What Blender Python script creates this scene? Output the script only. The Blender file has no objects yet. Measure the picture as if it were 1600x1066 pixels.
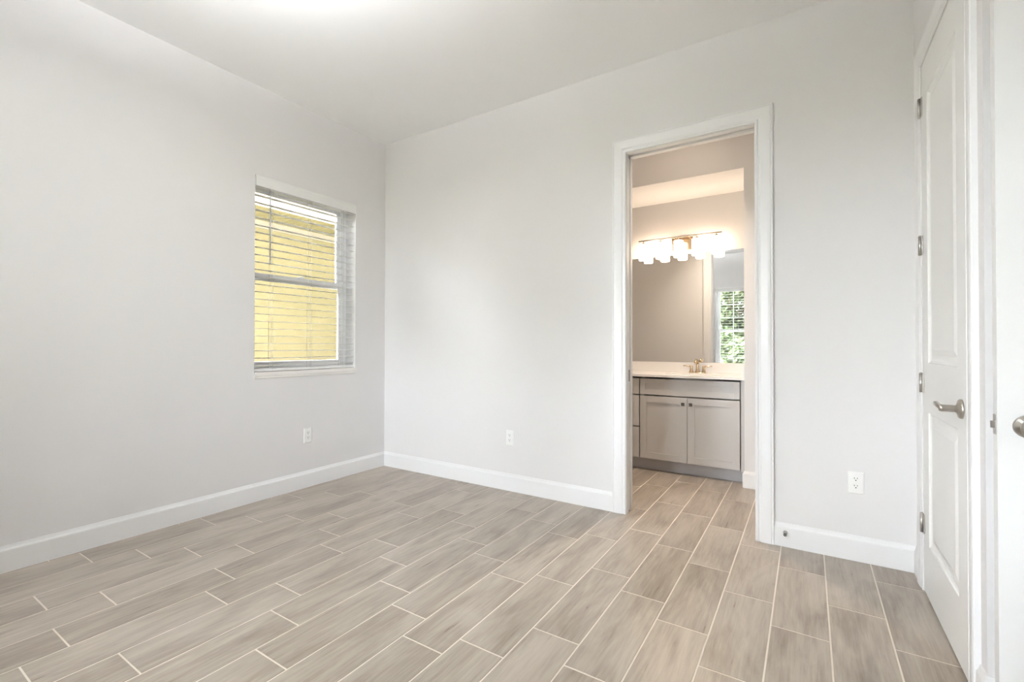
import bpy, bmesh, math, random
from mathutils import Vector, Matrix
random.seed(7)
sc = bpy.context.scene
COL = sc.collection
PI = math.pi

# ---------------------------------------------------------------- camera
cam_data = bpy.data.cameras.new('camera'); cam = bpy.data.objects.new('camera', cam_data); COL.objects.link(cam)
YAW, PITCH, ROLL = 0.5677, 0.0092, 0.0017
fw = Vector((-math.sin(YAW)*math.cos(PITCH), math.cos(YAW)*math.cos(PITCH), math.sin(PITCH)))
rt = Vector((math.cos(YAW), math.sin(YAW), 0)); up = rt.cross(fw)
r2 = rt*math.cos(ROLL) + up*math.sin(ROLL); u2 = -rt*math.sin(ROLL) + up*math.cos(ROLL)
cam.matrix_world = Matrix(((r2.x, u2.x, -fw.x, 3.400), (r2.y, u2.y, -fw.y, -3.0765), (r2.z, u2.z, -fw.z, 1.1422), (0, 0, 0, 1)))
cam_data.sensor_width = 36; cam_data.lens = 725.17/1600*36; cam_data.clip_start = 0.02
sc.camera = cam

# ---------------------------------------------------------------- exposure / world
sc.view_settings.view_transform = 'Standard'; sc.view_settings.look = 'None'
sc.view_settings.gamma = 1; sc.view_settings.use_curve_mapping = False
sc.view_settings.exposure = 1.26
try:
    sc.cycles.use_denoising = True
    sc.cycles.max_bounces = 14; sc.cycles.diffuse_bounces = 9; sc.cycles.glossy_bounces = 6
    sc.cycles.transparent_max_bounces = 32
    sc.cycles.sample_clamp_indirect = 6; sc.cycles.caustics_reflective = False; sc.cycles.caustics_refractive = False; sc.cycles.blur_glossy = 0.5
except Exception:
    pass

SKY_LOW, SKY_HIGH = 0.05, 28.5       # thin bright overcast: the hidden sun stands behind the near wall's windows
world = bpy.data.worlds.new('world'); sc.world = world; world.use_nodes = True
wn = world.node_tree.nodes; wl = world.node_tree.links; wn.clear()
wo = wn.new('ShaderNodeOutputWorld'); bg = wn.new('ShaderNodeBackground')
tc = wn.new('ShaderNodeTexCoord'); dot = wn.new('ShaderNodeVectorMath'); dot.operation = 'DOT_PRODUCT'
dot.inputs[1].default_value = (-0.33, -0.896, 0.297)
mr = wn.new('ShaderNodeMapRange'); mr.interpolation_type = 'SMOOTHSTEP'
mr.inputs[1].default_value = 0.45; mr.inputs[2].default_value = 1.0; mr.inputs[3].default_value = SKY_LOW; mr.inputs[4].default_value = SKY_HIGH
bg.inputs['Color'].default_value = (0.94, 0.96, 1.04, 1)
wl.new(tc.outputs['Generated'], dot.inputs[0]); wl.new(dot.outputs['Value'], mr.inputs[0])
wl.new(mr.outputs[0], bg.inputs['Strength']); wl.new(bg.outputs[0], wo.inputs[0])

sun = bpy.data.lights.new('sun', 'SUN'); sun.energy = 75; sun.angle = 0.03; sun.color = (1.0, 0.96, 0.9)
suno = bpy.data.objects.new('sun', sun); COL.objects.link(suno); suno.rotation_euler = Vector((0.45, 0.40, -0.80)).to_track_quat('-Z', 'Y').to_euler()
def portal(name, loc, rot, sx, sy):
    l = bpy.data.lights.new(name, 'AREA'); l.shape = 'RECTANGLE'; l.size = sx; l.size_y = sy
    l.cycles.is_portal = True
    o = bpy.data.objects.new(name, l); COL.objects.link(o); o.location = loc; o.rotation_euler = rot
portal('window_portal_left', (-0.215, -0.79, 1.655), (0, -PI/2, 0), 1.50, 0.90)
portal('window_portal_near', (1.74, -4.215, 1.445), (PI/2, 0, 0), 1.84, 1.80)

# ---------------------------------------------------------------- dimensions
H = 3.048; W = 3.86; YN = -4.0; XE = 4.67; YB = 1.71

# ---------------------------------------------------------------- materials
def srgb(r, g, b):
    f = lambda c: c/12.92 if c <= 0.04045 else ((c+0.055)/1.055)**2.4
    return (f(r/255), f(g/255), f(b/255), 1)
def mat(name, col, rough=0.5, metal=0.0, spec=0.5, bump=0.0, bscale=200.0, var=0.0, vscale=3.0):
    m = bpy.data.materials.new(name); m.use_nodes = True
    n = m.node_tree.nodes; l = m.node_tree.links; b = n['Principled BSDF']
    b.inputs['Base Color'].default_value = col if len(col) == 4 else (*col, 1)
    b.inputs['Roughness'].default_value = rough; b.inputs['Metallic'].default_value = metal
    b.inputs['Specular IOR Level'].default_value = spec
    t = n.new('ShaderNodeTexCoord')
    if bump:
        nz = n.new('ShaderNodeTexNoise'); nz.inputs['Scale'].default_value = bscale; nz.inputs['Detail'].default_value = 3
        bp = n.new('ShaderNodeBump'); bp.inputs['Strength'].default_value = bump; bp.inputs['Distance'].default_value = 0.002
        l.new(t.outputs['Object'], nz.inputs['Vector']); l.new(nz.outputs['Fac'], bp.inputs['Height']); l.new(bp.outputs['Normal'], b.inputs['Normal'])
    if var:
        nz = n.new('ShaderNodeTexNoise'); nz.inputs['Scale'].default_value = vscale; nz.inputs['Detail'].default_value = 4
        mx = n.new('ShaderNodeMix'); mx.data_type = 'RGBA'; c = b.inputs['Base Color'].default_value
        mx.inputs[6].default_value = [x*(1-var) for x in c[:3]]+[1]; mx.inputs[7].default_value = [min(1, x*(1+var)) for x in c[:3]]+[1]
        l.new(t.outputs['Object'], nz.inputs['Vector']); l.new(nz.outputs['Fac'], mx.inputs[0]); l.new(mx.outputs[2], b.inputs['Base Color'])
    return m
M_WALL = mat('greige wall paint', (0.760, 0.750, 0.750), 0.75, spec=0.25, bump=0.12, bscale=160, var=0.012)
M_CEIL = mat('white ceiling paint', (0.92, 0.92, 0.92), 0.85, spec=0.2, bump=0.15, bscale=120, var=0.01)
M_TRIM = mat('white semi-gloss trim paint', (0.83, 0.83, 0.835), 0.28, spec=0.5, var=0.008)
M_DOOR = mat('white door paint', (0.85, 0.85, 0.84), 0.32, spec=0.5, bump=0.03, bscale=90)
M_VINYL = mat('white window vinyl', (0.88, 0.89, 0.91), 0.35)
M_SLAT = mat('white faux wood slat', (0.83, 0.83, 0.82), 0.4)
M_CORD = mat('blind cord', (0.55, 0.54, 0.52), 0.8)
M_WAND = mat('grey clear plastic wand', (0.38, 0.39, 0.42), 0.3)
M_SILL = mat('cultured marble sill', (0.80, 0.78, 0.75), 0.25, var=0.04, vscale=9)
M_NICKEL = mat('satin nickel', (0.46, 0.43, 0.39), 0.28, metal=1.0, bump=0.03, bscale=300)
M_HINGE = mat('brushed hinge nickel', (0.50, 0.48, 0.45), 0.35, metal=1.0)
M_PLATE = mat('white outlet plastic', (0.88, 0.88, 0.87), 0.3)
M_DARK = mat('dark slot', (0.03, 0.03, 0.03), 0.6)
M_RUBBER = mat('grey rubber', (0.10, 0.10, 0.10), 0.7)
M_CAB = mat('grey cabinet paint', (0.55, 0.54, 0.53), 0.38, bump=0.03, bscale=60, var=0.02)
M_TOE = mat('grey toe kick laminate', (0.46, 0.455, 0.47), 0.45, var=0.02)
M_QUARTZ = mat('white quartz', (0.86, 0.85, 0.84), 0.18, var=0.015, vscale=14)
M_KNOB = mat('dark bronze knob', (0.10, 0.09, 0.085), 0.3, metal=1.0)
M_BRASS = mat('champagne bronze', (0.70, 0.55, 0.38), 0.22, metal=1.0)
M_BAR = mat('brushed nickel light bar', (0.42, 0.37, 0.32), 0.3, metal=1.0)
M_MIRROR = mat('mirror silver', (0.93, 0.94, 0.93), 0.0, metal=1.0)
M_STUCCO = mat('pale yellow stucco', srgb(134, 126, 97), 0.9, spec=0.1, bump=0.5, bscale=60, var=0.04)
M_FRIEZE = mat('beige frieze board', srgb(150, 142, 130), 0.7)
M_FASCIA = mat('cream fascia', (0.55, 0.54, 0.48), 0.5)
M_ROOF = mat('grey roof shingle', (0.22, 0.20, 0.19), 0.9, var=0.2, vscale=20)
M_LEAF = mat('green leaves', (0.10, 0.14, 0.07), 0.5, var=0.35, vscale=2.5)
M_BARK = mat('grey bark', (0.16, 0.12, 0.09), 0.9, bump=0.6, bscale=30)
M_GRASS = mat('lawn', (0.20, 0.20, 0.15), 0.95, spec=0.1, var=0.3, vscale=5)

def soffit_mat():
    m = mat('vented soffit panel', srgb(140, 132, 96), 0.7)
    n = m.node_tree.nodes; l = m.node_tree.links; b = n['Principled BSDF']
    t = n.new('ShaderNodeTexCoord'); w = n.new('ShaderNodeTexWave'); w.bands_direction = 'Y'; w.inputs['Scale'].default_value = 3.2
    bp = n.new('ShaderNodeBump'); bp.inputs['Strength'].default_value = 1; bp.inputs['Distance'].default_value = 0.01
    l.new(t.outputs['Object'], w.inputs['Vector']); l.new(w.outputs['Fac'], bp.inputs['Height']); l.new(bp.outputs['Normal'], b.inputs['Normal'])
    return m
M_SOFFIT = soffit_mat()

def glass_mat():
    m = bpy.data.materials.new('window glass'); m.use_nodes = True
    n = m.node_tree.nodes; l = m.node_tree.links; n.clear()
    o = n.new('ShaderNodeOutputMaterial'); t = n.new('ShaderNodeBsdfTransparent'); g = n.new('ShaderNodeBsdfGlossy')
    t.inputs[0].default_value = (0.95, 0.97, 0.96, 1); g.inputs['Roughness'].default_value = 0.0
    f = n.new('ShaderNodeFresnel'); f.inputs['IOR'].default_value = 1.35; mx = n.new('ShaderNodeMixShader')
    l.new(f.outputs[0], mx.inputs[0]); l.new(t.outputs[0], mx.inputs[1]); l.new(g.outputs[0], mx.inputs[2]); l.new(mx.outputs[0], o.inputs[0])
    return m
M_GLASS = glass_mat()

LAMP = 5.8
def shade_mat():
    m = bpy.data.materials.new('lit opal glass'); m.use_nodes = True
    b = m.node_tree.nodes['Principled BSDF']
    b.inputs['Base Color'].default_value = (0.9, 0.88, 0.84, 1); b.inputs['Roughness'].default_value = 0.25
    b.inputs['Emission Color'].default_value = (1.0, 0.77, 0.56, 1); b.inputs['Emission Strength'].default_value = LAMP
    return m
M_SHADE = shade_mat()

def tile_mat():
    m = bpy.data.materials.new('wood look porcelain tile'); m.use_nodes = True
    n = m.node_tree.nodes; l = m.node_tree.links; b = n['Principled BSDF']
    t = n.new('ShaderNodeTexCoord'); geo = n.new('ShaderNodeNewGeometry')
    rnd = n.new('ShaderNodeMath'); rnd.operation = 'MULTIPLY'; rnd.inputs[1].default_value = 37.0
    l.new(geo.outputs['Random Per Island'], rnd.inputs[0])
    comb = n.new('ShaderNodeCombineXYZ'); l.new(rnd.outputs[0], comb.inputs[0]); l.new(rnd.outputs[0], comb.inputs[1]); l.new(rnd.outputs[0], comb.inputs[2])
    add = n.new('ShaderNodeVectorMath'); l.new(t.outputs['Object'], add.inputs[0]); l.new(comb.outputs[0], add.inputs[1])
    def noise(scale, sx, sy, detail, rough, dist=0.0):
        mp = n.new('ShaderNodeMapping'); mp.inputs['Scale'].default_value = (sx, sy, 1); l.new(add.outputs[0], mp.inputs[0])
        z = n.new('ShaderNodeTexNoise'); z.inputs['Scale'].default_value = scale; z.inputs['Detail'].default_value = detail
        z.inputs['Roughness'].default_value = rough; z.inputs['Distortion'].default_value = dist
        l.new(mp.outputs[0], z.inputs['Vector']); return z
    big = noise(1.0, 8.0, 2.0, 4, 0.55, 0.7)
    fine = noise(1.0, 75.0, 5.0, 6, 0.6, 0.5)
    def math_(op, a, bb):
        x = n.new('ShaderNodeMath'); x.operation = op
        for i, v in ((0, a), (1, bb)):
            if isinstance(v, (int, float)): x.inputs[i].default_value = v
            else: l.new(v, x.inputs[i])
        return x.outputs[0]
    mixv = math_('ADD', math_('MULTIPLY', big.outputs['Fac'], 0.60), math_('MULTIPLY', fine.outputs['Fac'], 0.40))
    tone = math_('ADD', mixv, math_('MULTIPLY', math_('SUBTRACT', geo.outputs['Random Per Island'], 0.5), 0.07))
    cr = n.new('ShaderNodeValToRGB'); e = cr.color_ramp.elements
    e[0].position = 0.28; e[0].color = srgb(116, 106, 95); e[1].position = 0.72; e[1].color = srgb(178, 168, 156)
    x = e.new(0.42); x.color = srgb(142, 131, 119); x = e.new(0.54); x.color = srgb(160, 150, 138)
    l.new(tone, cr.inputs[0])
    # sparse knots
    mp = n.new('ShaderNodeMapping'); mp.inputs['Scale'].default_value = (2.6, 1.3, 1); l.new(add.outputs[0], mp.inputs[0])
    wob = noise(1.0, 10.0, 8.0, 1, 0.4)
    va = n.new('ShaderNodeVectorMath'); vs = n.new('ShaderNodeVectorMath'); vs.operation = 'SCALE'; vs.inputs['Scale'].default_value = 0.10
    l.new(wob.outputs['Color'], vs.inputs[0]); l.new(mp.outputs[0], va.inputs[0]); l.new(vs.outputs[0], va.inputs[1])
    vo = n.new('ShaderNodeTexVoronoi'); vo.inputs['Scale'].default_value = 1.0; l.new(va.outputs[0], vo.inputs['Vector'])
    kr = n.new('ShaderNodeMapRange'); kr.inputs[1].default_value = 0.02; kr.inputs[2].default_value = 0.10; kr.inputs[3].default_value = 0.50; kr.inputs[4].default_value = 0.0
    l.new(vo.outputs['Distance'], kr.inputs[0])
    gate = math_('MULTIPLY', kr.outputs[0], math_('GREATER_THAN', big.outputs['Fac'], 0.52))
    mx = n.new('ShaderNodeMix'); mx.data_type = 'RGBA'; mx.inputs[7].default_value = srgb(98, 85, 70)
    l.new(gate, mx.inputs[0]); l.new(cr.outputs[0], mx.inputs[6]); l.new(mx.outputs[2], b.inputs['Base Color'])
    rr = n.new('ShaderNodeMapRange'); rr.inputs[3].default_value = 0.25; rr.inputs[4].default_value = 0.33; l.new(fine.outputs['Fac'], rr.inputs[0])
    l.new(rr.outputs[0], b.inputs['Roughness'])
    bp = n.new('ShaderNodeBump'); bp.inputs['Strength'].default_value = 0.015; bp.inputs['Distance'].default_value = 0.002
    l.new(fine.outputs['Fac'], bp.inputs['Height']); l.new(bp.outputs['Normal'], b.inputs['Normal'])
    return m
M_TILE = tile_mat()
M_GROUT = mat('pale grout', srgb(216, 208, 197), 0.85, spec=0.2, var=0.04, vscale=30)

# ---------------------------------------------------------------- mesh helpers
class MB:
    """collects shapes; build() links them as ONE mesh object"""
    def __init__(s, mtx=None):
        s.bm = bmesh.new(); s.m = mtx or Matrix()
    def v(s, p): return s.bm.verts.new(s.m @ Vector(p))
    def box(s, x0, y0, z0, x1, y1, z1, bev=0.0, mi=0):
        x0, x1 = min(x0, x1), max(x0, x1); y0, y1 = min(y0, y1), max(y0, y1); z0, z1 = min(z0, z1), max(z0, z1)
        vs = [s.v((x, y, z)) for x in (x0, x1) for y in (y0, y1) for z in (z0, z1)]
        fs = [s.bm.faces.new([vs[i] for i in f]) for f in ((0, 1, 3, 2), (4, 6, 7, 5), (0, 4, 5, 1), (2, 3, 7, 6), (0, 2, 6, 4), (1, 5, 7, 3))]
        for f in fs: f.material_index = mi
        if bev:
            r = bmesh.ops.bevel(s.bm, geom=list({e for f in fs for e in f.edges}), offset=bev, segments=2, affect='EDGES', profile=0.6)
            for f in r['faces']: f.material_index = mi
        return s
    def cyl(s, a, b, r, r2=None, n=20, cap=True):
        a, b = Vector(a), Vector(b); r2 = r if r2 is None else r2
        d = (b-a).normalized(); q = Vector((0, 0, 1)) if abs(d.z) < 0.9 else Vector((1, 0, 0))
        e1 = d.cross(q).normalized(); e2 = d.cross(e1)
        A = [s.v(a+(e1*math.cos(t)+e2*math.sin(t))*r) for t in [2*PI*i/n for i in range(n)]]
        B = [s.v(b+(e1*math.cos(t)+e2*math.sin(t))*r2) for t in [2*PI*i/n for i in range(n)]]
        for i in range(n): s.bm.faces.new((A[i], A[(i+1) % n], B[(i+1) % n], B[i])).smooth = True
        if cap: s.bm.faces.new(A[::-1]); s.bm.faces.new(B)
        return s
    def lathe(s, base, axis, prof, n=28, cap=True):
        """prof: (radius, height along axis)"""
        base = Vector(base); d = Vector(axis).normalized(); q = Vector((0, 0, 1)) if abs(d.z) < 0.9 else Vector((1, 0, 0))
        e1 = d.cross(q).normalized(); e2 = d.cross(e1); rings = []
        for r, h in prof:
            rings.append([s.v(base+d*h+(e1*math.cos(t)+e2*math.sin(t))*r) for t in [2*PI*i/n for i in range(n)]])
        for k in range(len(rings)-1):
            for i in range(n): s.bm.faces.new((rings[k][i], rings[k][(i+1) % n], rings[k+1][(i+1) % n], rings[k+1][i])).smooth = True
        if cap: s.bm.faces.new(rings[0][::-1]); s.bm.faces.new(rings[-1])
        return s
    def tube(s, pts, rad, n=12, cap=True):
        pts = [Vector(p) for p in pts]; rad = rad if isinstance(rad, (list, tuple)) else [rad]*len(pts); rings = []; prev = None
        for i, p in enumerate(pts):
            d = ((pts[i+1] if i < len(pts)-1 else p)-(pts[i-1] if i else p)).normalized()
            q = prev if prev is not None else (Vector((0, 0, 1)) if abs(d.z) < 0.9 else Vector((1, 0, 0)))
            e1 = (q-d*q.dot(d)).normalized(); e2 = d.cross(e1); prev = e1
            rings.append([s.v(p+(e1*math.cos(t)+e2*math.sin(t))*rad[i]) for t in [2*PI*k/n for k in range(n)]])
        for k in range(len(rings)-1):
            for i in range(n): s.bm.faces.new((rings[k][i], rings[k][(i+1) % n], rings[k+1][(i+1) % n], rings[k+1][i])).smooth = True
        if cap: s.bm.faces.new(rings[0][::-1]); s.bm.faces.new(rings[-1])
        return s
    def prism(s, poly, fn, t0, t1):
        """extrude the 2-D polygon from t0 to t1; fn(u, v, t) -> point"""
        A = [s.v(fn(u, v, t0)) for u, v in poly]; B = [s.v(fn(u, v, t1)) for u, v in poly]; n = len(poly)
        for i in range(n): s.bm.faces.new((A[i], A[(i+1) % n], B[(i+1) % n], B[i]))
        s.bm.faces.new(A[::-1]); s.bm.faces.new(B); return s
    def sweep(s, prof, paths, closed=False):
        """prof: profile points; paths(p) -> list of 3-D points that this profile point follows"""
        rows = [[s.v(q) for q in paths(p)] for p in prof]; n = len(prof); k = len(rows[0])
        for i in range(n):
            a, b = rows[i], rows[(i+1) % n]
            for j in range(k if closed else k-1):
                j2 = (j+1) % k; s.bm.faces.new((a[j], a[j2], b[j2], b[j]))
        if not closed:
            s.bm.faces.new([r[0] for r in rows]); s.bm.faces.new([r[-1] for r in rows][::-1])
        return s
    def build(s, name, material, parent=None):
        bmesh.ops.recalc_face_normals(s.bm, faces=s.bm.faces[:])
        me = bpy.data.meshes.new(name); s.bm.to_mesh(me); s.bm.free()
        for m in (material if isinstance(material, (list, tuple)) else [material]): me.materials.append(m)
        o = bpy.data.objects.new(name, me); COL.objects.link(o)
        if parent: o.parent = parent; o.matrix_parent_inverse = parent_matrix(parent).inverted()
        return o
def parent_matrix(o):
    m = o.matrix_basis.copy()
    if o.parent: m = parent_matrix(o.parent) @ o.matrix_parent_inverse @ m
    return m
def empty(name, loc, rz=0.0):
    o = bpy.data.objects.new(name, None); COL.objects.link(o); o.location = loc; o.rotation_euler = (0, 0, rz); o.empty_display_size = 0.05
    return o
def tag(o, label=None, cat=None, group=None, kind=None):
    for k, v in (('label', label), ('category', cat), ('group', group), ('kind', kind)):
        if v: o[k] = v
    return o
def struct(o, label, cat=None): return tag(o, label, cat or o.name.split('_')[0], None, 'structure')

# ---------------------------------------------------------------- floor: grout bed with one raised tile per plank (one mesh)
OFF = [.39, .206, .05, .476, .078, .211, .595, .134, .31, .424, .554, .45, .232, .365, .505, .107, .295, .592, .215, .40, .03, .33, .51]
fl = MB(); fl.box(-0.2, YN-0.2, -0.12, XE+0.12, YB+0.12, -0.0012, mi=1)
P, X0, L, G = 0.2024, 0.0285, 0.602, 0.0029
for k in range(-1, 23):
    xa, xb = X0+P*k+G, X0+P*(k+1)-G
    xa, xb = max(xa, 0.002), min(xb, XE-0.002)
    if xb-xa < 0.008: continue
    ytop = YB if xa > 0.9 else 0.0
    off = OFF[k % len(OFF)]
    j = -9
    while j < 6:
        y0, y1 = -off+L*j+G, -off+L*(j+1)-G; j += 1
        y0, y1 = max(y0, YN+0.002), min(y1, ytop-0.002)
        if y1-y0 < 0.01: continue
        b = 0.0010
        lo = [fl.v((x, y, -0.0012)) for x, y in ((xa, y0), (xb, y0), (xb, y1), (xa, y1))]
        hi = [fl.v((x, y, 0.0)) for x, y in ((xa+b, y0+b), (xb-b, y0+b), (xb-b, y1-b), (xa+b, y1-b))]
        fl.bm.faces.new(hi)
        for i in range(4): fl.bm.faces.new((lo[i], lo[(i+1) % 4], hi[(i+1) % 4], hi[i]))
struct(fl.build('floor', [M_TILE, M_GROUT]), 'wood look plank tile floor with pale grout running from bedroom into bathroom')

# ---------------------------------------------------------------- shell
struct(MB().box(-0.2, YN-0.2, H, XE+0.12, YB+0.12, H+0.15).build('ceiling', M_CEIL), 'flat white ceiling of the bedroom')
# left wall, with its window opening
LY0, LY1, LZ0, LZ1 = -1.236, -0.343, 0.925, 2.392
w = MB()
w.box(-0.2, YN-0.2, 0, 0, LY0, H); w.box(-0.2, LY1, 0, 0, 0.12, H)
w.box(-0.2, LY0, 0, 0, LY1, LZ0); w.box(-0.2, LY0, LZ1, 0, LY1, H)
struct(w.build('wall_left', M_WALL), 'plain greige wall on the left holding the small window')
# back wall with pocket-door opening: two skins around the pocket, solid elsewhere
DX0, DX1, DZ = 2.362, 3.136, 2.452
w = MB()
w.box(0, 0, 0, 1.50, 0.12, H)
w.box(1.50, 0, 0, DX0-0.016, 0.042, H); w.box(1.50, 0.082, 0, DX0-0.016, 0.12, H)
w.box(1.50, 0.042, 2.50, DX0-0.016, 0.082, H)
w.box(DX0-0.016, 0, DZ+0.016, DX1+0.016, 0.12, H)
w.box(DX1+0.016, 0, 0, XE, 0.12, H)
struct(w.build('wall_back', M_WALL), 'greige wall facing the camera with the bathroom doorway in it')
# right wall with closet opening
CY0, CY1, CZ = -0.212, -0.930, 2.452
w = MB()
w.box(W, -0.196, 0, W+0.11, 0, H); w.box(W, -1.085, 0, W+0.11, CY1-0.016, H); w.box(W, CY1-0.016, CZ+0.016, W+0.11, -0.196, H)
struct(w.build('wall_right', M_WALL), 'narrow greige wall on the right around the closet door')
struct(MB().box(W+0.11, -1.085, 0, XE, -0.975, H).build('wall_alcove', M_WALL), 'short greige return wall behind the open entry door')
struct(MB().box(XE, YN-0.2, 0, XE+0.12, YB+0.12, H).build('wall_entry', M_WALL), 'greige wall of the entry side outside the frame on the right')
# near wall behind the camera with mirrored window, plus one added for daylight
NX0, NX1, NX2, NX3, NZ0, NZ1 = 0.820, 1.710, 1.770, 2.660, 0.545, 2.345
w = MB()
w.box(0, YN-0.2, 0, NX0, YN, H); w.box(NX1, YN-0.2, 0, NX2, YN, H); w.box(NX3, YN-0.2, 0, XE, YN, H)
for a, b in ((NX0, NX1), (NX2, NX3)):
    w.box(a, YN-0.2, 0, b, YN, NZ0); w.box(a, YN-0.2, NZ1, b, YN, H)
struct(w.build('wall_near', M_WALL), 'greige wall opposite the doorway, its window seen in the bathroom mirror')
# bathroom shell
SX, SY = 2.966, 1.09
struct(MB().box(0.80, 0.12, 0, 0.90, YB+0.12, H).build('wall_bath_left', M_WALL), 'bathroom side wall left of the vanity, out of view')
struct(MB().box(0.90, YB, 0, SX, YB+0.12, H).build('wall_bath_back', M_WALL), 'warm lit bathroom wall behind the mirror and vanity light')
w = MB(); w.box(SX, SY, 0, 3.20, YB+0.12, H); w.box(3.20, SY, 2.46, XE, YB+0.12, H); w.box(3.20, SY+0.10, 0, XE, YB+0.12, 2.46)
struct(w.build('wall_bath_right', M_WALL), 'bathroom wall end closing the vanity alcove on its right')
struct(MB().box(0.90, SY, 2.588, SX, YB, H).build('wall_bath_header', [M_WALL]), 'dropped header over the vanity alcove in the bathroom')
struct(MB().box(0.90, SY+0.001, 2.5855, SX, YB, 2.588).build('ceiling_bath', M_CEIL), 'low white ceiling over the bathroom vanity')

# ---------------------------------------------------------------- baseboards
BT, BH = 0.014, 0.133
BPROF = [(0, 0.0005), (BT, 0.0005), (BT, 0.106), (BT*0.92, 0.112), (BT*0.62, 0.118), (BT*0.42, 0.126), (BT*0.30, BH), (0, BH)]
def base_run(name, a, b, nrm, label, ma=0, mb=0):
    """a, b: 2-D ends on the wall; nrm: into the room; ma/mb: mitre (+1 inside, -1 outside corner)"""
    a, b, nv = Vector(a), Vector(b), Vector(nrm); d = (b-a).normalized()
    def path(p):
        t, z = p
        A = a+nv*t+d*(t*ma); B = b+nv*t-d*(t*mb)
        return [(A.x, A.y, z), (B.x, B.y, z)]
    return struct(MB().sweep(BPROF, path).build(name, M_TRIM), label)
CW = 0.094
base_run('baseboard_left', (0, YN), (0, 0), (1, 0), 'tall white baseboard along the left wall', 1, 1)
base_run('baseboard_back', (0, 0), (DX0-CW-0.003, 0), (0, -1), 'tall white baseboard along the back wall left of the doorway', 1, 0)
base_run('baseboard_back_right', (DX1+CW+0.003, 0), (W, 0), (0, -1), 'short white baseboard right of the doorway under the outlet', 0, 1)
base_run('baseboard_corner', (W, 0), (W, -0.114), (-1, 0), 'tiny white baseboard piece between corner and closet casing', 1, 0)
base_run('baseboard_right', (W, -1.030), (W, -1.085), (-1, 0), 'white baseboard piece between closet casing and wall return', 0, -1)
base_run('baseboard_alcove', (W, -1.085), (XE, -1.085), (0, -1), 'white baseboard on the return wall behind the entry door', -1, 1)
base_run('baseboard_near', (0, YN), (XE, YN), (0, 1), 'white baseboard under the windows behind the camera', 1, 1)
base_run('baseboard_bath', (SX, SY), (3.105, SY), (0, -1), 'white baseboard on the bathroom wall end beside the vanity', -1, 0)
base_run('baseboard_bath_inner', (0.90, 0.12), (DX0-0.10, 0.12), (0, 1), 'white baseboard on the bathroom side of the back wall', 1, 0)

# ---------------------------------------------------------------- casings
# profile: (across the width from the opening, depth off the wall)
CPROF = [(0, 0), (0, 0.010), (0.004, 0.013), (0.013, 0.013), (0.016, 0.010), (0.021, 0.010), (0.030, 0.0145), (0.050, 0.0165), (0.066, 0.018), (0.078, 0.018), (0.084, 0.0155), (0.088, 0.018), (CW-0.002, 0.018), (CW, 0.015), (CW, 0)]
def casing(name, fn, a0, a1, zt, label):
    """fn(a, depth, z) -> point; a runs along the wall from a0 to a1"""
    sgn = 1 if a1 > a0 else -1
    def path(p):
        wd, dp = p
        return [fn(a0-sgn*wd, dp, 0.0005), fn(a0-sgn*wd, dp, zt+wd), fn(a1+sgn*wd, dp, zt+wd), fn(a1+sgn*wd, dp, 0.0005)]
    return struct(MB().sweep(CPROF, path).build(name, M_TRIM), label)
casing('trim_1', lambda a, d, z: (a, -d, z), DX0-0.003, DX1+0.003, DZ+0.003, 'wide white moulded casing around the bathroom doorway')
casing('trim_2', lambda a, d, z: (a, 0.12+d, z), DX0-0.003, DX1+0.003, DZ+0.003, 'white casing on the bathroom side of the doorway')
casing('trim_3', lambda a, d, z: (W-d, a, z), CY0+0.005, CY1-0.005, CZ+0.005, 'white moulded casing around the closet door on the right')
# the bathroom doorway's split jamb
j = MB()
j.box(DX0-0.016, 0, 0, DX0, 0.042, DZ+0.016, 0.001); j.box(DX0-0.016, 0.082, 0, DX0, 0.12, DZ+0.016, 0.001)
j.box(DX0, 0, DZ, DX1, 0.042, DZ+0.016, 0.001); j.box(DX0, 0.082, DZ, DX1, 0.12, DZ+0.016, 0.001)
j.box(DX1, 0, 0, DX1+0.016, 0.12, DZ+0.016, 0.001)
struct(j.build('trim_4', M_TRIM), 'white split door jamb lining the bathroom doorway')
j = MB(); j.box(W-0.001, CY0+0.016, 0, W+0.11, CY0, CZ+0.016); j.box(W-0.001, CY1, 0, W+0.11, CY1-0.016, CZ+0.016); j.box(W-0.001, CY1, CZ, W+0.11, CY0, CZ+0.016)
j.box(W+0.034, CY0, 0, W+0.048, CY0-0.012, CZ); j.box(W+0.034, CY1+0.012, 0, W+0.048, CY1, CZ); j.box(W+0.034, CY1+0.012, CZ-0.012, W+0.048, CY0-0.012, CZ)
struct(j.build('trim_5', M_TRIM), 'white jamb lining the closet doorway')
# casing of a further bathroom door beside the vanity
casing('trim_6', lambda a, d, z: (a, SY-d, z), 3.205, 4.05, 2.447, 'white casing edge of a further door in the bathroom')

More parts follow.
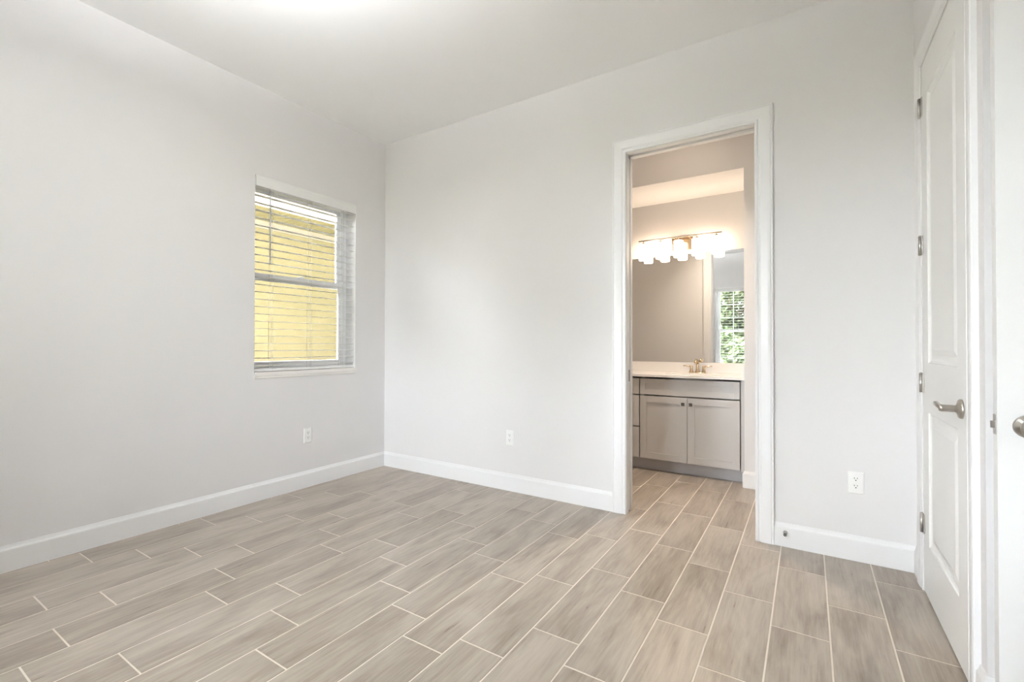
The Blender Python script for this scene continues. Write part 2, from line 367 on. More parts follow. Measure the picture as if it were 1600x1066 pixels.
# ---------------------------------------------------------------- panel doors
def panel_door(name, mtx, width, height, thick, panels, label):
    """local frame: x across, y = 0 front face (towards -y), z up"""
    root = MB(mtx)
    xs = sorted({0.0, width, *[p[0] for p in panels], *[p[1] for p in panels]})
    zs = sorted({0.0, height, *[p[2] for p in panels], *[p[3] for p in panels]})
    hole = lambda x, z: any(p[0] <= x <= p[1] and p[2] <= z <= p[3] for p in panels)
    root.box(0, 0.012, 0, width, thick-0.012, height)
    for face, s in ((0.0, 1), (thick, -1)):
        for i in range(len(xs)-1):
            for k in range(len(zs)-1):
                if not hole((xs[i]+xs[i+1])/2, (zs[k]+zs[k+1])/2):
                    root.box(xs[i], face, zs[k], xs[i+1], face+s*0.0125, zs[k+1])
        for a, b, c, d in panels:
            prof = [(0, 0.0), (0.004, 0.0045), (0.012, 0.0085), (0.022, 0.0100), (0.034, 0.0095), (0.060, 0.0030)]
            rings = [[root.v((x, face+s*dp, z)) for x, z in ((a+o, c+o), (b-o, c+o), (b-o, d-o), (a+o, d-o))] for o, dp in prof]
            for r0, r1 in zip(rings, rings[1:]):
                for i in range(4): root.bm.faces.new((r0[i], r0[(i+1) % 4], r1[(i+1) % 4], r1[i]))
            root.bm.faces.new(rings[-1])
    return struct(root.build(name, M_DOOR), label)
# closet door: front faces -x ; local x runs from the hinge (y=CY0) towards the camera (-y)
CDX = W-0.008
mtx = Matrix(((0, 1, 0, CDX), (-1, 0, 0, CY0-0.003), (0, 0, 1, 0.010), (0, 0, 0, 1)))
closet = panel_door('door_1', mtx, 0.712, 2.438, 0.035, [(0.115, 0.597, 0.235, 0.835), (0.115, 0.597, 1.055, 2.275)], 'closed white two panel closet door in the right wall')
for z in (0.318, 0.970, 1.612, 2.258):
    h = MB()
    h.cyl((CDX-0.007, CY0-0.001, z-0.044), (CDX-0.007, CY0-0.001, z+0.044), 0.0065, n=14)
    for q in (-0.0265, -0.009, 0.009, 0.0265): h.cyl((CDX-0.007, CY0-0.001, z+q-0.0008), (CDX-0.007, CY0-0.001, z+q+0.0008), 0.0072, n=14)
    h.lathe((CDX-0.007, CY0-0.001, z+0.044), (0, 0, 1), [(0.0065, 0), (0.005, 0.003), (0.001, 0.005)], 14)
    h.box(CDX-0.0045, CY0-0.030, z-0.044, CDX-0.0005, CY0-0.004, z+0.044, 0.0008)
    h.box(CDX-0.008, CY0+0.002, z-0.044, CDX-0.003, CY0+0.010, z+0.044, 0.0008)
    o = h.build('hinge', M_HINGE, closet); o['label'] = 'brushed nickel door hinge'
ly, lz = CY1+0.066, 0.922
lv = MB()
lv.lathe((CDX, ly, lz), (-1, 0, 0), [(0.034, 0), (0.034, 0.004), (0.032, 0.008), (0.022, 0.011), (0.0135, 0.014), (0.0125, 0.018)], 32)
lv.lathe((CDX-0.014, ly, lz), (-1, 0, 0), [(0.0115, 0), (0.0115, 0.008), (0.0125, 0.010), (0.0125, 0.040), (0.0105, 0.046), (0.003, 0.048)], 24)
pts = [(CDX-0.046, ly+0.004, lz+0.001), (CDX-0.054, ly+0.022, lz+0.004), (CDX-0.056, ly+0.050, lz+0.007), (CDX-0.052, ly+0.080, lz+0.008), (CDX-0.050, ly+0.104, lz+0.006)]
lv.tube(pts, [0.0095, 0.009, 0.008, 0.0075, 0.0085], 14)
o = lv.build('handle', M_NICKEL, closet); o['label'] = 'satin nickel door lever on a round rose'
lt = MB(); lt.box(CDX+0.004, CY1+0.006, lz-0.028, CDX+0.030, CY1+0.003, lz+0.028); lt.build('latch_plate', M_HINGE, closet)

# entry door: open, standing parallel to the back wall; latch edge at the left
EX, EY = 3.855, -1.212
mtx = Matrix(((1, 0, 0, EX), (0, 1, 0, EY), (0, 0, 1, 0.010), (0, 0, 0, 1)))
entry = panel_door('door_2', mtx, 0.811, 2.438, 0.035, [(0.115, 0.696, 0.235, 0.835), (0.115, 0.696, 1.055, 2.275)], 'open white entry door at the right edge of the photo with its latch showing')
ez = 0.917
k = MB()
k.lathe((EX+0.062, EY, ez), (0, -1, 0), [(0.032, 0), (0.032, 0.004), (0.029, 0.009), (0.014, 0.012), (0.012, 0.022), (0.015, 0.028), (0.024, 0.034), (0.028, 0.043), (0.0285, 0.050), (0.026, 0.058), (0.019, 0.064), (0.008, 0.067), (0.001, 0.0675)], 36)
o = k.build('knob', M_NICKEL, entry); o['label'] = 'round satin nickel door knob'
k = MB()
k.lathe((EX+0.062, EY+0.035, ez), (0, 1, 0), [(0.032, 0), (0.032, 0.004), (0.029, 0.009), (0.014, 0.012), (0.012, 0.022), (0.015, 0.028), (0.024, 0.034), (0.028, 0.043), (0.0285, 0.050), (0.026, 0.058), (0.019, 0.064), (0.008, 0.067), (0.001, 0.0675)], 36)
o = k.build('knob', M_NICKEL, entry); o['label'] = 'satin nickel knob on the hidden side'
k = MB(); k.box(EX-0.0018, EY+0.0045, ez-0.0285, EX+0.001, EY+0.0300, ez+0.0285, 0.0006)
k.cyl((EX-0.0024, EY+0.017, ez-0.021), (EX+0.001, EY+0.017, ez-0.021), 0.0035, n=10); k.cyl((EX-0.0024, EY+0.017, ez+0.021), (EX+0.001, EY+0.017, ez+0.021), 0.0035, n=10)
o = k.build('latch_plate', M_HINGE, entry); o['label'] = 'nickel latch faceplate on the door edge'
k = MB(); k.prism([(0, 0.0245), (0, 0.0105), (-0.0115, 0.0105), (-0.0115, 0.0150)], lambda u, v, t: (EX+u, EY+v, ez+t), -0.010, 0.010)
o = k.build('latch_bolt', M_HINGE, entry); o['label'] = 'sprung nickel latch bolt'

# pocket door, slid back into the wall; only its leading edge shows
pk = MB(); pk.box(1.575, 0.0445, 0.012, DX0-0.004, 0.0795, 2.440, 0.0008)
pk = struct(pk.build('door_3', M_DOOR), 'white pocket door slid into the wall at the bathroom doorway, its edge showing')
e = MB(); e.box(DX0-0.0048, 0.0520, 0.895, DX0-0.0030, 0.0720, 0.975, 0.0005)
e.box(DX0-0.0052, 0.0555, 0.915, DX0-0.0046, 0.0685, 0.955)
o = e.build('edge_pull', mat('dull dark nickel', (0.22, 0.21, 0.20), 0.4, metal=1.0), pk); o['label'] = 'dull nickel edge pull'
# further bathroom door slab behind the right jamb
struct(MB().box(3.222, SY+0.02, 0.012, 4.04, SY+0.055, 2.44).build('door_4', M_DOOR), 'white bathroom door hidden behind the right door jamb')
# small latch strike on the wall beside the vanity
o = MB().cyl((3.082, SY-0.004, 0.925), (3.082, SY, 0.925), 0.010, n=16).build('wall_bumper', M_DARK)
tag(o, 'tiny dark round bumper on the bathroom wall end right of the vanity', 'door bumper')

# ---------------------------------------------------------------- windows (local frame: x across, y outwards, z up)
def window(name, mtx, w_, z0, z1, grid, label, depth=0.2):
    F = 0.034; y0, y1 = depth-0.075, depth-0.005
    def ring(mb, x0, zz0, x1, zz1, t, ya, yb, b=0.002):
        mb.box(x0, ya, zz0, x0+t, yb, zz1, b); mb.box(x1-t, ya, zz0, x1, yb, zz1, b)
        mb.box(x0+t, ya, zz0, x1-t, yb, zz0+t, b); mb.box(x0+t, ya, zz1-t, x1-t, yb, zz1, b)
    fr = MB(mtx); ring(fr, 0.001, z0+0.001, w_-0.001, z1-0.001, F, y0, y1)
    for x in (F, w_-F-0.004): fr.box(x, y0+0.030, z0+F, x+0.004, y0+0.036, z1-F)
    root = struct(fr.build(name, M_VINYL), label)
    zm = (z0+z1)/2
    for nm, a, b, ya in (('upper_sash', zm-0.026, z1-F, y0+0.038), ('lower_sash', z0+F, zm+0.026, y0+0.006)):
        s = MB(mtx); ring(s, F+0.001, a, w_-F-0.001, b, 0.038, ya, ya+0.026)
        so = s.build(nm, M_VINYL, root)
        g = MB(mtx); g.box(F+0.036, ya+0.010, a+0.036, w_-F-0.036, ya+0.014, b-0.036); g.build('pane', M_GLASS, so)
        if grid:
            gm = MB(mtx); ww = w_-2*F-0.076; hh = b-a-0.076
            for i in (1, 2):
                x = F+0.038+ww*i/3; gm.box(x-0.008, ya+0.003, a+0.036, x+0.008, ya+0.009, b-0.036)
                z = a+0.038+hh*i/3; gm.box(F+0.036, ya+0.003, z-0.008, w_-F-0.036, ya+0.009, z+0.008)
            gm.build('muntin_grid', M_VINYL, so)
    lk = MB(mtx); lk.box(w_/2-0.03, y0-0.006, zm+0.026, w_/2+0.03, y0+0.020, zm+0.032, 0.002); lk.cyl((w_/2, y0+0.006, zm+0.032), (w_/2, y0+0.006, zm+0.036), 0.010, n=14)
    lk.box(w_/2-0.004, y0-0.012, zm+0.030, w_/2+0.028, y0+0.002, zm+0.036, 0.001); lk.build('sash_lock', M_VINYL, root)
    return root
def sill(name, mtx, w_, z0, depth, label):
    s = MB(mtx)
    prof = [(depth-0.075, 0.0), (depth-0.075, 0.016), (-0.008, 0.016), (-0.011, 0.013), (-0.011, -0.012), (-0.0085, -0.014), (-0.0085, -0.030), (-0.006, -0.033), (-0.0005, -0.033), (-0.0005, 0.0)]
    s.prism(prof, lambda u, v, t: (t, u, z0+v), 0.0005, w_-0.0005)
    return struct(s.build(name, M_SILL), label, 'window sill')
def blind(mtx, w_, z0, z1, label, wand=True):
    g = 0.006
    va = MB(mtx)
    va.prism([(-0.008, z1-0.081), (-0.0095, z1-0.074), (-0.0095, z1-0.018), (-0.006, z1-0.012), (-0.0065, z1-0.004), (-0.002, z1-0.0015), (0.001, z1-0.003), (0.001, z1-0.081)], lambda u, v, t: (t, u, v), 0.003, w_-0.003)
    va.prism([(0.001, z1-0.081), (0.001, z1-0.003), (0.010, z1-0.003), (0.010, z1-0.081)], lambda u, v, t: (t, u, v), 0.003, 0.010)
    va.prism([(0.001, z1-0.081), (0.001, z1-0.003), (0.010, z1-0.003), (0.010, z1-0.081)], lambda u, v, t: (t, u, v), w_-0.010, w_-0.003)
    C0 = mtx @ Vector((w_/2, 0.03, z0))
    root = empty('window_blind', C0); tag(root, label, 'window blind')
    va.build('valance', M_SLAT, root)
    hr = MB(mtx); hr.box(g+0.006, 0.012, z1-0.050, w_-g-0.006, 0.060, z1-0.002, 0.002); hr.build('head_rail', M_SLAT, root)
    sl = MB(mtx); n = max(8, round((z1-0.10-z0-0.055)/0.0555)); tilt = math.radians(2.0)
    zs = [z0+0.062+(z1-0.085-z0-0.062)*i/n for i in range(n+1)]
    for z in zs:
        pr = []
        for q in range(7):
            u = -0.025+0.05*q/6; cv = 0.0022*(1-(u/0.025)**2); pr.append((u, cv+0.0013))
        for q in range(6, -1, -1):
            u = -0.025+0.05*q/6; cv = 0.0022*(1-(u/0.025)**2); pr.append((u, cv-0.0013))
        pr = [(u*math.cos(tilt)-v*math.sin(tilt), u*math.sin(tilt)+v*math.cos(tilt)) for u, v in pr]
        sl.prism(pr, lambda u, v, t: (t, 0.037+u, z+v), g, w_-g)
    sl.build('slats', M_SLAT, root)
    br = MB(mtx); br.box(g, 0.012, z0+0.020, w_-g, 0.062, z0+0.040, 0.004)
    br.build('bottom_rail', M_SLAT, root)
    for f in (0.16, 0.52, 0.86):
        c = MB(mtx); x = w_*f
        for y in (0.009, 0.066): c.cyl((x, y, z0+0.03), (x, y, z1-0.06), 0.0011, n=6)
        c.cyl((x+0.004, 0.037, z0+0.03), (x+0.004, 0.037, z1-0.06), 0.0010, n=6)
        for z in zs: c.cyl((x, 0.009, z-0.004), (x, 0.066, z-0.004), 0.0008, n=5)
        c.build('ladder_cord', M_CORD, root)
    if wand:
        x = w_*0.125
        wd = MB(mtx); wd.cyl((x, -0.004, z1-0.62), (x, -0.004, z1-0.095), 0.0045, n=8); wd.lathe((x, -0.004, z1-0.645), (0, 0, 1), [(0.003, 0), (0.0065, 0.006), (0.0065, 0.022), (0.0045, 0.027)], 10)
        wd.tube([(x, -0.004, z1-0.095), (x, 0.002, z1-0.086), (x, 0.016, z1-0.060)], 0.0018, 8)
        wd.build('tilt_wand', M_WAND, root)
    return root
def lmat(ox, oy, ux, uy, vx, vy): return Matrix(((ux, vx, 0, ox), (uy, vy, 0, oy), (0, 0, 1, 0), (0, 0, 0, 1)))
ML = lmat(0, LY0, 0, 1, -1, 0)                   # left wall: across = +y, outwards = -x
window('window_1', ML, LY1-LY0, LZ0+0.016, LZ1, False, 'small white single hung window in the left wall')
sill('trim_7', ML, LY1-LY0, LZ0, 0.2, 'pale window sill under the blind on the left wall')
blind(ML, LY1-LY0, LZ0, LZ1, 'open white slatted blind over the small window in the left wall')
for a, b, nm, tn, lab in ((NX2, NX3, 'window_2', 'trim_8', 'seen in the bathroom mirror'), (NX0, NX1, 'window_added', 'trim_9', 'added behind the camera for more light, out of view')):
    MN = lmat(b, YN, -1, 0, 0, -1)
    window(nm, MN, b-a, NZ0+0.016, NZ1, True, 'white gridded window '+lab)
    sill(tn, MN, b-a, NZ0, 0.2, 'pale sill of the window '+lab)
    blind(MN, b-a, NZ0, NZ1, 'open white blind on the gridded window '+lab, False)

# ---------------------------------------------------------------- outlets
def outlet(mtx, label):
    """local: x across, y out of the wall, z up, origin at the plate's centre"""
    root = empty('wall_outlet', mtx @ Vector((0, 0, 0))); tag(root, label, 'power outlet', 'power outlets low on the bedroom walls')
    p = MB(mtx); hw, hh, t = 0.0355, 0.0585, 0.0055
    rings = [[p.v((sx*(hw-o), dp, sz*(hh-o))) for sx, sz in ((-1, -1), (1, -1), (1, 1), (-1, 1))] for o, dp in ((0, 0), (0, 0.0025), (0.0012, 0.0045), (0.004, t))]
    for a, b in zip(rings, rings[1:]):
        for i in range(4): p.bm.faces.new((a[i], a[(i+1) % 4], b[(i+1) % 4], b[i]))
    p.bm.faces.new(rings[-1]); p.build('cover_plate', M_PLATE, root)
    for s in (-1, 1):
        c = s*0.0195; r = MB(mtx)
        poly = [(0.0165*math.cos(a), 0.0165*math.sin(a)) for a in [2*PI*i/28 for i in range(28)]]
        poly = [(u, max(-0.0135, min(0.0135, v))) for u, v in poly]
        r.prism(poly, lambda u, v, tt: (u, tt, c+v), t-0.001, t+0.0022)
        ro = r.build('receptacle', M_PLATE, root)
        d = MB(mtx)
        d.box(-0.0075, t+0.0012, c+0.0005, -0.0050, t+0.0025, c+0.0085); d.box(0.0050, t+0.0012, c+0.0012, 0.0075, t+0.0025, c+0.0078)
        d.cyl((0, t+0.0012, c-0.0065), (0, t+0.0025, c-0.0065), 0.0029, n=12)
        d.build('slots', M_DARK, ro)
    s = MB(mtx); s.lathe((0, t-0.0005, 0), (0, 1, 0), [(0.0032, 0), (0.0032, 0.0012), (0.0015, 0.0019)], 12); s.build('screw', M_PLATE, root)
outlet(lmat(0, -0.803, 0, 1, 1, 0) @ Matrix.Translation((0, 0, 0.416)), 'white duplex outlet on the left wall below the window')
outlet(lmat(1.422, 0, 1, 0, 0, -1) @ Matrix.Translation((0, 0, 0.416)), 'white duplex outlet low on the back wall left of the doorway')
outlet(lmat(3.612, 0, 1, 0, 0, -1) @ Matrix.Translation((0, 0, 0.414)), 'white duplex outlet on the wall between doorway and closet door')

# door stop on the short baseboard
ds = empty('door_stop', (3.288, -BT, 0.083)); tag(ds, 'small nickel door stop on the baseboard right of the bathroom doorway', 'door stop')
s = MB(); s.lathe((3.288, -BT, 0.083), (0, -1, 0), [(0.011, 0), (0.011, 0.003), (0.006, 0.006), (0.005, 0.028), (0.0065, 0.031), (0.0065, 0.036)], 18); s.build('post', M_HINGE, ds)
s = MB(); s.lathe((3.288, -BT-0.036, 0.083), (0, -1, 0), [(0.0080, 0), (0.0085, 0.003), (0.0080, 0.009), (0.005, 0.012)], 18); o = s.build('tip', M_RUBBER, ds); o['label'] = 'grey rubber tip'

# ---------------------------------------------------------------- vanity
FY = 1.168; CT = 0.879; VL, VR = 1.30, SX-0.004
van = empty('vanity_cabinet', ((VL+VR)/2, 1.42, 0)); tag(van, 'grey shaker bathroom vanity cabinet under the white countertop', 'cabinet')
c = MB(); zt = CT-0.022; fb = FY+0.024
for xa, xb in ((VL, VL+0.018), (1.664, 1.682), (2.104, 2.122)): c.box(xa, fb, 0.108, xb, YB-0.0105, zt)
c.box(VR-0.030, FY+0.004, 0.1005, VR, YB-0.0105, zt)                # scribe filler against the side wall
for xa, xb in ((VL+0.018, 1.664), (1.682, 2.104), (2.122, VR-0.030)): c.box(xa, fb, 0.1085, xb, YB-0.0105, 0.126)
c.box(VL, YB-0.010, 0.108, VR, YB-0.002, zt)
c.build('body', M_CAB, van)
c = MB(); c.box(VL, 1.238, 0.0005, VR, 1.256, 0.108); c.build('toe_kick', M_TOE, van)
def shaker(name, x0, x1, z0, z1, rail, parent):
    d = MB(); t = 0.019; ya, yb = FY, FY+t
    d.box(x0, ya+0.007, z0, x1, yb, z1)
    for a in ((x0, z0, x0+rail, z1), (x1-rail, z0, x1, z1), (x0+rail, z0, x1-rail, z0+rail), (x0+rail, z1-rail, x1-rail, z1)):
        d.box(a[0], ya, a[1], a[2], ya+0.008, a[3], 0.0008)
    return d.build(name, M_CAB, parent)
def cab_knob(x, z, parent):
    k = MB(); k.lathe((x, FY, z), (0, -1, 0), [(0.006, 0), (0.005, 0.010), (0.006, 0.014)], 12)
    k.box(x-0.0135, FY-0.026, z-0.0135, x+0.0135, FY-0.014, z+0.0135, 0.004); o = k.build('knob', M_KNOB, parent); o['label'] = 'small square dark knob'
# sink base: x 2.095 .. 2.922
a, m_, b = 2.094, 2.509, 2.924
shaker('drawer_front', a, b, 0.695, 0.840, 0.046, van)
d1 = shaker('door', a, m_-0.002, 0.112, 0.684, 0.058, van); d2 = shaker('door', m_+0.002, b, 0.112, 0.684, 0.058, van)
cab_knob(m_-0.034, 0.628, d1); cab_knob(m_+0.030, 0.628, d2)
for z0, z1 in ((0.695, 0.840), (0.403, 0.684), (0.112, 0.392)):
    d = shaker('drawer', 1.66, 2.084, z0, z1, 0.046, van); cab_knob(1.87, (z0+z1)/2, d)
shaker('door', 1.315, 1.650, 0.112, 0.684, 0.058, van); shaker('drawer_front', 1.315, 1.650, 0.695, 0.840, 0.046, van)

# countertop: slab with an oval sink opening, backsplash, side splash, basin
ct = empty('vanity_countertop', (2.1, 1.43, CT)); tag(ct, 'white quartz vanity countertop with backsplash and sink', 'countertop')
s = MB(); cx, cy, ra, rb = 2.505, 1.400, 0.235, 0.165; N = 48
x0, x1, y0, y1, zt, zb = VL-0.01, SX-0.001, 1.143, YB-0.001, CT, CT-0.021
def edge_pt(t):
    dx, dy = math.cos(t), math.sin(t); ks = []
    if dx > 1e-9: ks.append((x1-cx)/dx)
    if dx < -1e-9: ks.append((x0-cx)/dx)
    if dy > 1e-9: ks.append((y1-cy)/dy)
    if dy < -1e-9: ks.append((y0-cy)/dy)
    k = min(ks); return (cx+dx*k, cy+dy*k)
ang = sorted([2*PI*i/N for i in range(N)]+[math.atan2(y-cy, x-cx) % (2*PI) for x in (x0, x1) for y in (y0, y1)])
ring = lambda f, z: [s.v((*f(t), z)) for t in ang]
oval = lambda t: (cx+ra*math.cos(t), cy+rb*math.sin(t))
R1, R2, R3, R4 = ring(oval, zt), ring(edge_pt, zt), ring(edge_pt, zb), ring(oval, zb)
for A, B in ((R1, R2), (R2, R3), (R3, R4), (R4, R1)):
    for i in range(len(ang)): s.bm.faces.new((A[i], A[(i+1) % len(ang)], B[(i+1) % len(ang)], B[i]))
s.build('slab', M_QUARTZ, ct)
s = MB(); s.box(x0, YB-0.021, CT, x1, YB-0.001, 0.9775, 0.0015); s.build('backsplash', M_QUARTZ, ct)
s = MB(); s.box(SX-0.021, 1.150, CT, SX-0.001, YB-0.0215, 0.9775, 0.0015); s.build('side_splash', M_QUARTZ, ct)
s = MB(); rings = []
for f, z in ((1.03, zb-0.0005), (0.99, zb-0.03), (0.90, zb-0.09), (0.65, zb-0.125), (0.12, zb-0.135)):
    rings.append([s.v((cx+ra*f*math.cos(2*PI*i/N), cy+rb*f*math.sin(2*PI*i/N), z)) for i in range(N)])
for A, B in zip(rings, rings[1:]):
    for i in range(N): s.bm.faces.new((A[i], A[(i+1) % N], B[(i+1) % N], B[i])).smooth = True
s.bm.faces.new(rings[-1]); s.build('basin', M_PLATE, ct)

# faucet: centerset, champagne metal
fc = empty('faucet', (2.507, 1.635, CT)); tag(fc, 'champagne bronze two handle faucet on the vanity countertop', 'faucet')
FX, FYY = 2.507, 1.632
s = MB(); pl = []
for i in range(32):
    t = 2*PI*i/32; ux, uy = math.cos(t), math.sin(t); pl.append((math.copysign(min(1, abs(ux))**0.7, ux)*0.080, math.copysign(abs(uy)**0.8, uy)*0.028))
s.prism(pl, lambda u, v, t: (FX+u, FYY+v, CT+t), 0.0, 0.008); s.build('base', M_BRASS, fc)
s = MB(); s.lathe((FX, FYY, CT+0.008), (0, 0, 1), [(0.024, 0), (0.021, 0.008), (0.015, 0.035), (0.0125, 0.070), (0.0135, 0.090)], 22)
s.tube([(FX, FYY, CT+0.092), (FX, FYY-0.006, CT+0.112), (FX, FYY-0.030, CT+0.124), (FX, FYY-0.065, CT+0.122), (FX, FYY-0.098, CT+0.108), (FX, FYY-0.106, CT+0.094)], [0.0135, 0.0135, 0.0125, 0.0115, 0.0110, 0.0110], 16)
s.build('spout', M_BRASS, fc)
for sx in (-1, 1):
    h = MB(); hx = FX+sx*0.056
    h.lathe((hx, FYY, CT+0.008), (0, 0, 1), [(0.021, 0), (0.018, 0.006), (0.0125, 0.030), (0.0115, 0.046), (0.013, 0.052), (0.011, 0.060), (0.004, 0.063)], 20)
    h.tube([(hx, FYY, CT+0.062), (hx+sx*0.030, FYY-0.004, CT+0.066), (hx+sx*0.075, FYY-0.010, CT+0.068)], [0.0065, 0.0055, 0.0045], 10)
    h.build('handle', M_BRASS, fc)

# mirror
mi = MB(); mi.box(1.34, YB-0.0065, 0.980, SX-0.003, YB-0.0005, 2.046)
tag(mi.build('wall_mirror', M_MIRROR), 'wide frameless mirror above the vanity backsplash reflecting a window', 'mirror')

# vanity light: bar with five opal shades
BY, BZ = YB-0.095, 2.204
vl = empty('vanity_light', (2.335, YB, BZ)); tag(vl, 'brushed bar vanity light with five glowing white cylinder shades', 'light fixture')
s = MB(); s.box(2.255, YB-0.022, 2.085, 2.455, YB-0.0005, 2.215, 0.004); o = s.build('backplate', M_BRASS, vl); o['label'] = 'rectangular metal wall plate'
s = MB()
for x in (2.285, 2.425): s.cyl((x, YB-0.02, BZ), (x, BY, BZ), 0.006, n=12)
s.cyl((1.944, BY, BZ), (2.727, BY, BZ), 0.0065, n=16); s.build('bar', M_BAR, vl)
for x in (1.993, 2.164, 2.336, 2.507, 2.679):
    h = MB(); h.cyl((x, BY, BZ), (x, BY, BZ-0.018), 0.0055, n=12)
    h.lathe((x, BY, BZ-0.036), (0, 0, 1), [(0.028, 0), (0.026, 0.006), (0.014, 0.014), (0.007, 0.020)], 24); h.build('shade_holder', M_BAR, vl)
    g = MB(); zt_ = BZ-0.037; r = 0.0455
    g.lathe((x, BY, 0), (0, 0, 1), [(0.020, zt_), (r-0.006, zt_), (r-0.001, zt_-0.004), (r, zt_-0.012), (r, zt_-0.150), (r-0.002, zt_-0.160), (r-0.005, zt_-0.160), (r-0.005, zt_-0.012), (r-0.009, zt_-0.006), (0.020, zt_-0.006)], 32, cap=False)
    g.build('shade', M_SHADE, vl)

# added bedroom fill light: a metal bowl that throws its light up at the ceiling (above the frame)
FILL_BED = 106.0
LX, LY = 1.70, -2.40
cl = empty('ceiling_light', (LX, LY, H)); tag(cl, 'nickel uplight bowl added to brighten the ceiling and walls, out of view', 'added fill light')
s = MB(); s.lathe((LX, LY, H), (0, 0, -1), [(0.065, 0), (0.065, 0.012), (0.055, 0.022)], 36); s.build('canopy', M_BAR, cl)
s = MB(); s.cyl((LX, LY, H-0.02), (LX, LY, 2.72), 0.008, n=14); s.build('stem', M_BAR, cl)
def diff_mat():
    m = bpy.data.materials.new('lit fill diffuser'); m.use_nodes = True; b = m.node_tree.nodes['Principled BSDF']
    b.inputs['Base Color'].default_value = (0.9, 0.9, 0.9, 1); b.inputs['Emission Color'].default_value = (0.97, 0.985, 1.0, 1); b.inputs['Emission Strength'].default_value = FILL_BED
    return m
s = MB(); s.lathe((LX, LY, 2.585), (0, 0, 1), [(0.004, 0), (0.09, 0.010), (0.17, 0.045), (0.215, 0.100), (0.220, 0.120), (0.214, 0.120), (0.209, 0.102), (0.165, 0.051), (0.088, 0.016), (0.004, 0.006)], 48); s.build('bowl', M_BAR, cl)
s = MB(); s.lathe((LX, LY, 2.672), (0, 0, 1), [(0.198, 0), (0.196, 0.012), (0.150, 0.022), (0.080, 0.028), (0.009, 0.030)], 48); s.build('diffuser', diff_mat(), cl)

# fill light added as a downlight in the bathroom's front ceiling (out of view)
dl = empty('added_downlight', (2.55, 0.58, H)); tag(dl, 'round downlight added to the bathroom ceiling as fill, out of view', 'added fill light')
s = MB(); s.lathe((2.55, 0.58, H), (0, 0, -1), [(0.095, 0), (0.095, 0.003), (0.080, 0.008), (0.079, 0.001)], 36, cap=False); s.build('trim_ring', M_TRIM, dl)
def can_mat():
    m = bpy.data.materials.new('lit fill lens'); m.use_nodes = True; b = m.node_tree.nodes['Principled BSDF']
    b.inputs['Emission Color'].default_value = (1.0, 0.79, 0.58, 1); b.inputs['Emission Strength'].default_value = 17.0
    return m
s = MB(); s.cyl((2.55, 0.58, H-0.0005), (2.55, 0.58, H-0.004), 0.078, n=36); s.build('lens', can_mat(), dl)
sp = bpy.data.lights.new('bath_fill_spot', 'SPOT'); sp.energy = 100; sp.spot_size = math.radians(92); sp.spot_blend = 1.0; sp.shadow_soft_size = 0.06; sp.color = (1.0, 0.85, 0.70)  # spot added to lift the bathroom floor and cabinets
spo = bpy.data.objects.new('bath_fill_spot', sp); COL.objects.link(spo); spo.location = (2.55, 0.58, H-0.012)

# ---------------------------------------------------------------- outside
o = MB().box(-40, -60, -0.35, 40, 40, -0.20).build('ground_lawn', M_GRASS); tag(o, 'green lawn outside the windows', 'ground', None, 'structure')
M_PATIO = mat('pale concrete', (0.68, 0.67, 0.65), 0.9, var=0.06, vscale=4)  # pale slab added to bounce light up to the ceiling
o = MB().box(-0.15, -8.6, -0.24, 5.5, YN-0.25, -0.12).build('ground_added_patio', M_PATIO); tag(o, 'pale concrete patio added outside the gridded windows to bounce light in', 'ground', None, 'structure')
M_MULCH = mat('dark mulch', (0.07, 0.055, 0.045), 0.95, var=0.4, vscale=25)  # dark ground added to cut light bounced between the houses
o = MB().box(-3.2, -6.0, -0.24, -0.2, 9.0, -0.17).build('ground_added_mulch', M_MULCH); tag(o, 'dark mulch strip added between the two houses to cut light bounce', 'ground', None, 'structure')
hd = MB(); rr = random.Random(4)  # unseen leafy block added to keep bright sky out of the side gap
for i in range(9000):
    a = Vector((rr.uniform(-2.3, -0.45), rr.uniform(-7.2, -6.0), rr.uniform(-0.2, 4.6))); k = rr.randrange(3)
    if k == 0: a.x = rr.choice((-2.3, -0.45))
    elif k == 1: a.y = rr.choice((-7.2, -6.0))
    d = Vector((rr.uniform(-1, 1), rr.uniform(-1, 1), rr.uniform(-1, 1))).normalized(); e1 = d.orthogonal().normalized(); e2 = d.cross(e1); q = rr.uniform(0.08, 0.13)
    hd.bm.faces.new([hd.v(a+e1*q), hd.v(a+e2*q*0.6), hd.v(a-e1*q), hd.v(a-e2*q*0.6)])
hg = empty('hedge', (-1.55, -6.6, -0.2)); tag(hg, 'tall clipped hedge put in to keep sky light out of the gap, out of view', 'hedge')
hd.build('foliage', M_LEAF, hg)
s = MB(); s.box(-2.2, -7.05, -0.2, -0.6, -6.15, 4.4); s.build('branches', M_BARK, hg)
nb = empty('neighbour_house', (-3.3, 1.5, -0.2)); tag(nb, 'pale yellow stucco house close outside the left window', 'house')
NXW = -3.2
s = MB(); s.box(NXW-5, -9, -0.2, NXW, 9, 2.92); s.build('wall', M_STUCCO, nb)
s = MB(); s.box(NXW-0.001, -9, 2.81, NXW+0.022, 9, 2.92); s.build('frieze_board', M_FRIEZE, nb)
s = MB(); s.box(NXW-0.01, -9, 2.92, NXW+0.74, 9, 2.935); o = s.build('soffit', M_SOFFIT, nb)
s = MB(); s.box(NXW+0.74, -9, 2.905, NXW+0.765, 9, 3.06); s.build('fascia', M_FASCIA, nb)
s = MB(); s.prism([(NXW+0.80, 3.06), (NXW-2.3, 4.45), (NXW-5.4, 3.06)], lambda u, v, t: (u, t, v), -9.2, 9.2); s.build('roof', M_ROOF, nb)

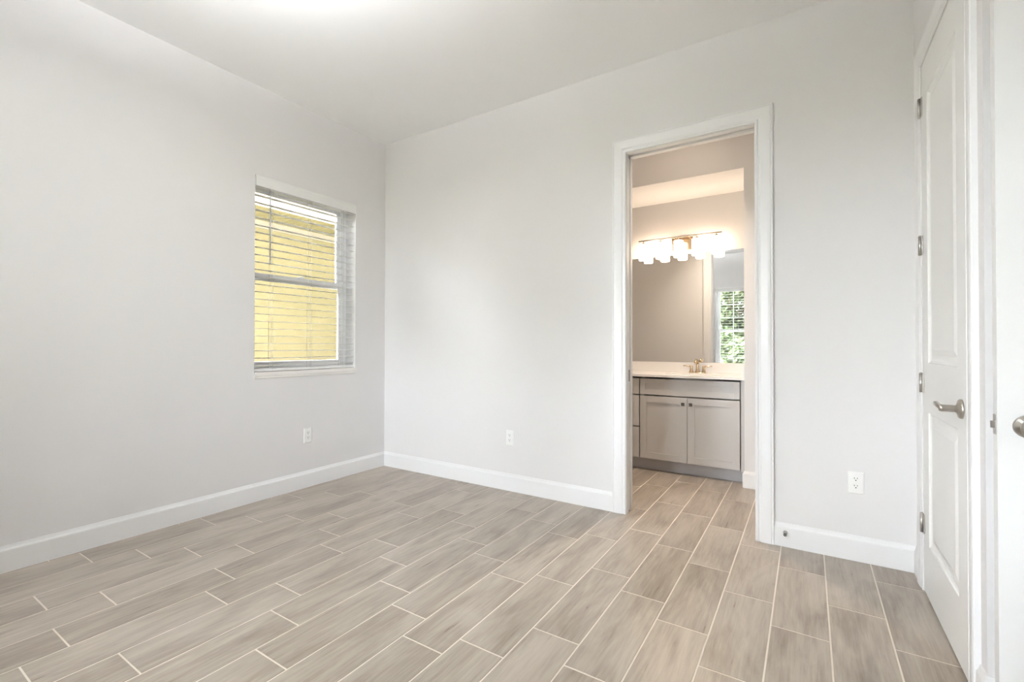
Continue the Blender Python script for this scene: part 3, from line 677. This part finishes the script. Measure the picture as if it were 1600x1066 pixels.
s = MB(); s.prism([(-0.70, 3.20), (2.3, 4.7), (5.3, 3.20)], lambda u, v, t: (u, t, v), YN-0.35, 2.6)  # roof added to block sky light from the neighbour's wall
struct(s.build('roof', M_ROOF), 'shingled roof over the room, added to block sky from the side gap, out of view')
def tree(x, y, h, r, label, seed, n=2600):
    rr = random.Random(seed); root = empty('garden_tree', (x, y, -0.2)); tag(root, label, 'tree', 'trees in the garden behind the camera')
    t = MB(); t.tube([(x, y, -0.22), (x+0.05, y, h*0.25), (x-0.04, y+0.03, h*0.5), (x, y, h*0.8)], [0.16, 0.12, 0.09, 0.03], 10)
    for k in range(7):
        a = rr.uniform(0, 2*PI); z = h*rr.uniform(0.25, 0.6)
        t.tube([(x, y, z), (x+math.cos(a)*r*0.4, y+math.sin(a)*r*0.4, z+h*0.12), (x+math.cos(a)*r*0.75, y+math.sin(a)*r*0.75, z+h*0.18)], [0.05, 0.03, 0.012], 6)
    t.build('trunk', M_BARK, root)
    f = MB()
    clumps = [(rr.uniform(-1, 1), rr.uniform(-1, 1), rr.uniform(-1, 1)) for _ in range(60)]
    clumps = [c for c in clumps if sum(q*q for q in c) < 1][:26]
    for i in range(n):
        c = rr.choice(clumps); q = Vector((rr.gauss(0, 0.17), rr.gauss(0, 0.17), rr.gauss(0, 0.14)))
        p = Vector((x+(c[0]+q.x)*r, y+(c[1]+q.y)*r, h*0.58+(c[2]+q.z)*h*0.42))
        if p.z < 0.1: continue
        d = Vector((rr.uniform(-1, 1), rr.uniform(-1, 1), rr.uniform(-1, 1))).normalized(); e1 = d.orthogonal().normalized(); e2 = d.cross(e1); sz = rr.uniform(0.07, 0.14)
        f.bm.faces.new([f.v(p+e1*sz), f.v(p+e2*sz*0.45), f.v(p-e1*sz), f.v(p-e2*sz*0.45)])
    f.build('foliage', M_LEAF, root)
tree(1.15, -11.0, 4.4, 0.95, 'dense green tree nearest the mirrored window', 3, 6500)
tree(-0.6, -15.8, 6.6, 2.0, 'tall green tree further back in the mirrored garden view', 5, 7000)
tree(3.9, -17.5, 5.6, 1.5, 'slim green tree far back beside the nearest tree', 9, 3500)
tree(1.25, -9.2, 1.7, 0.60, 'low rounded green shrub tree at the edge of the patio', 21, 2600)
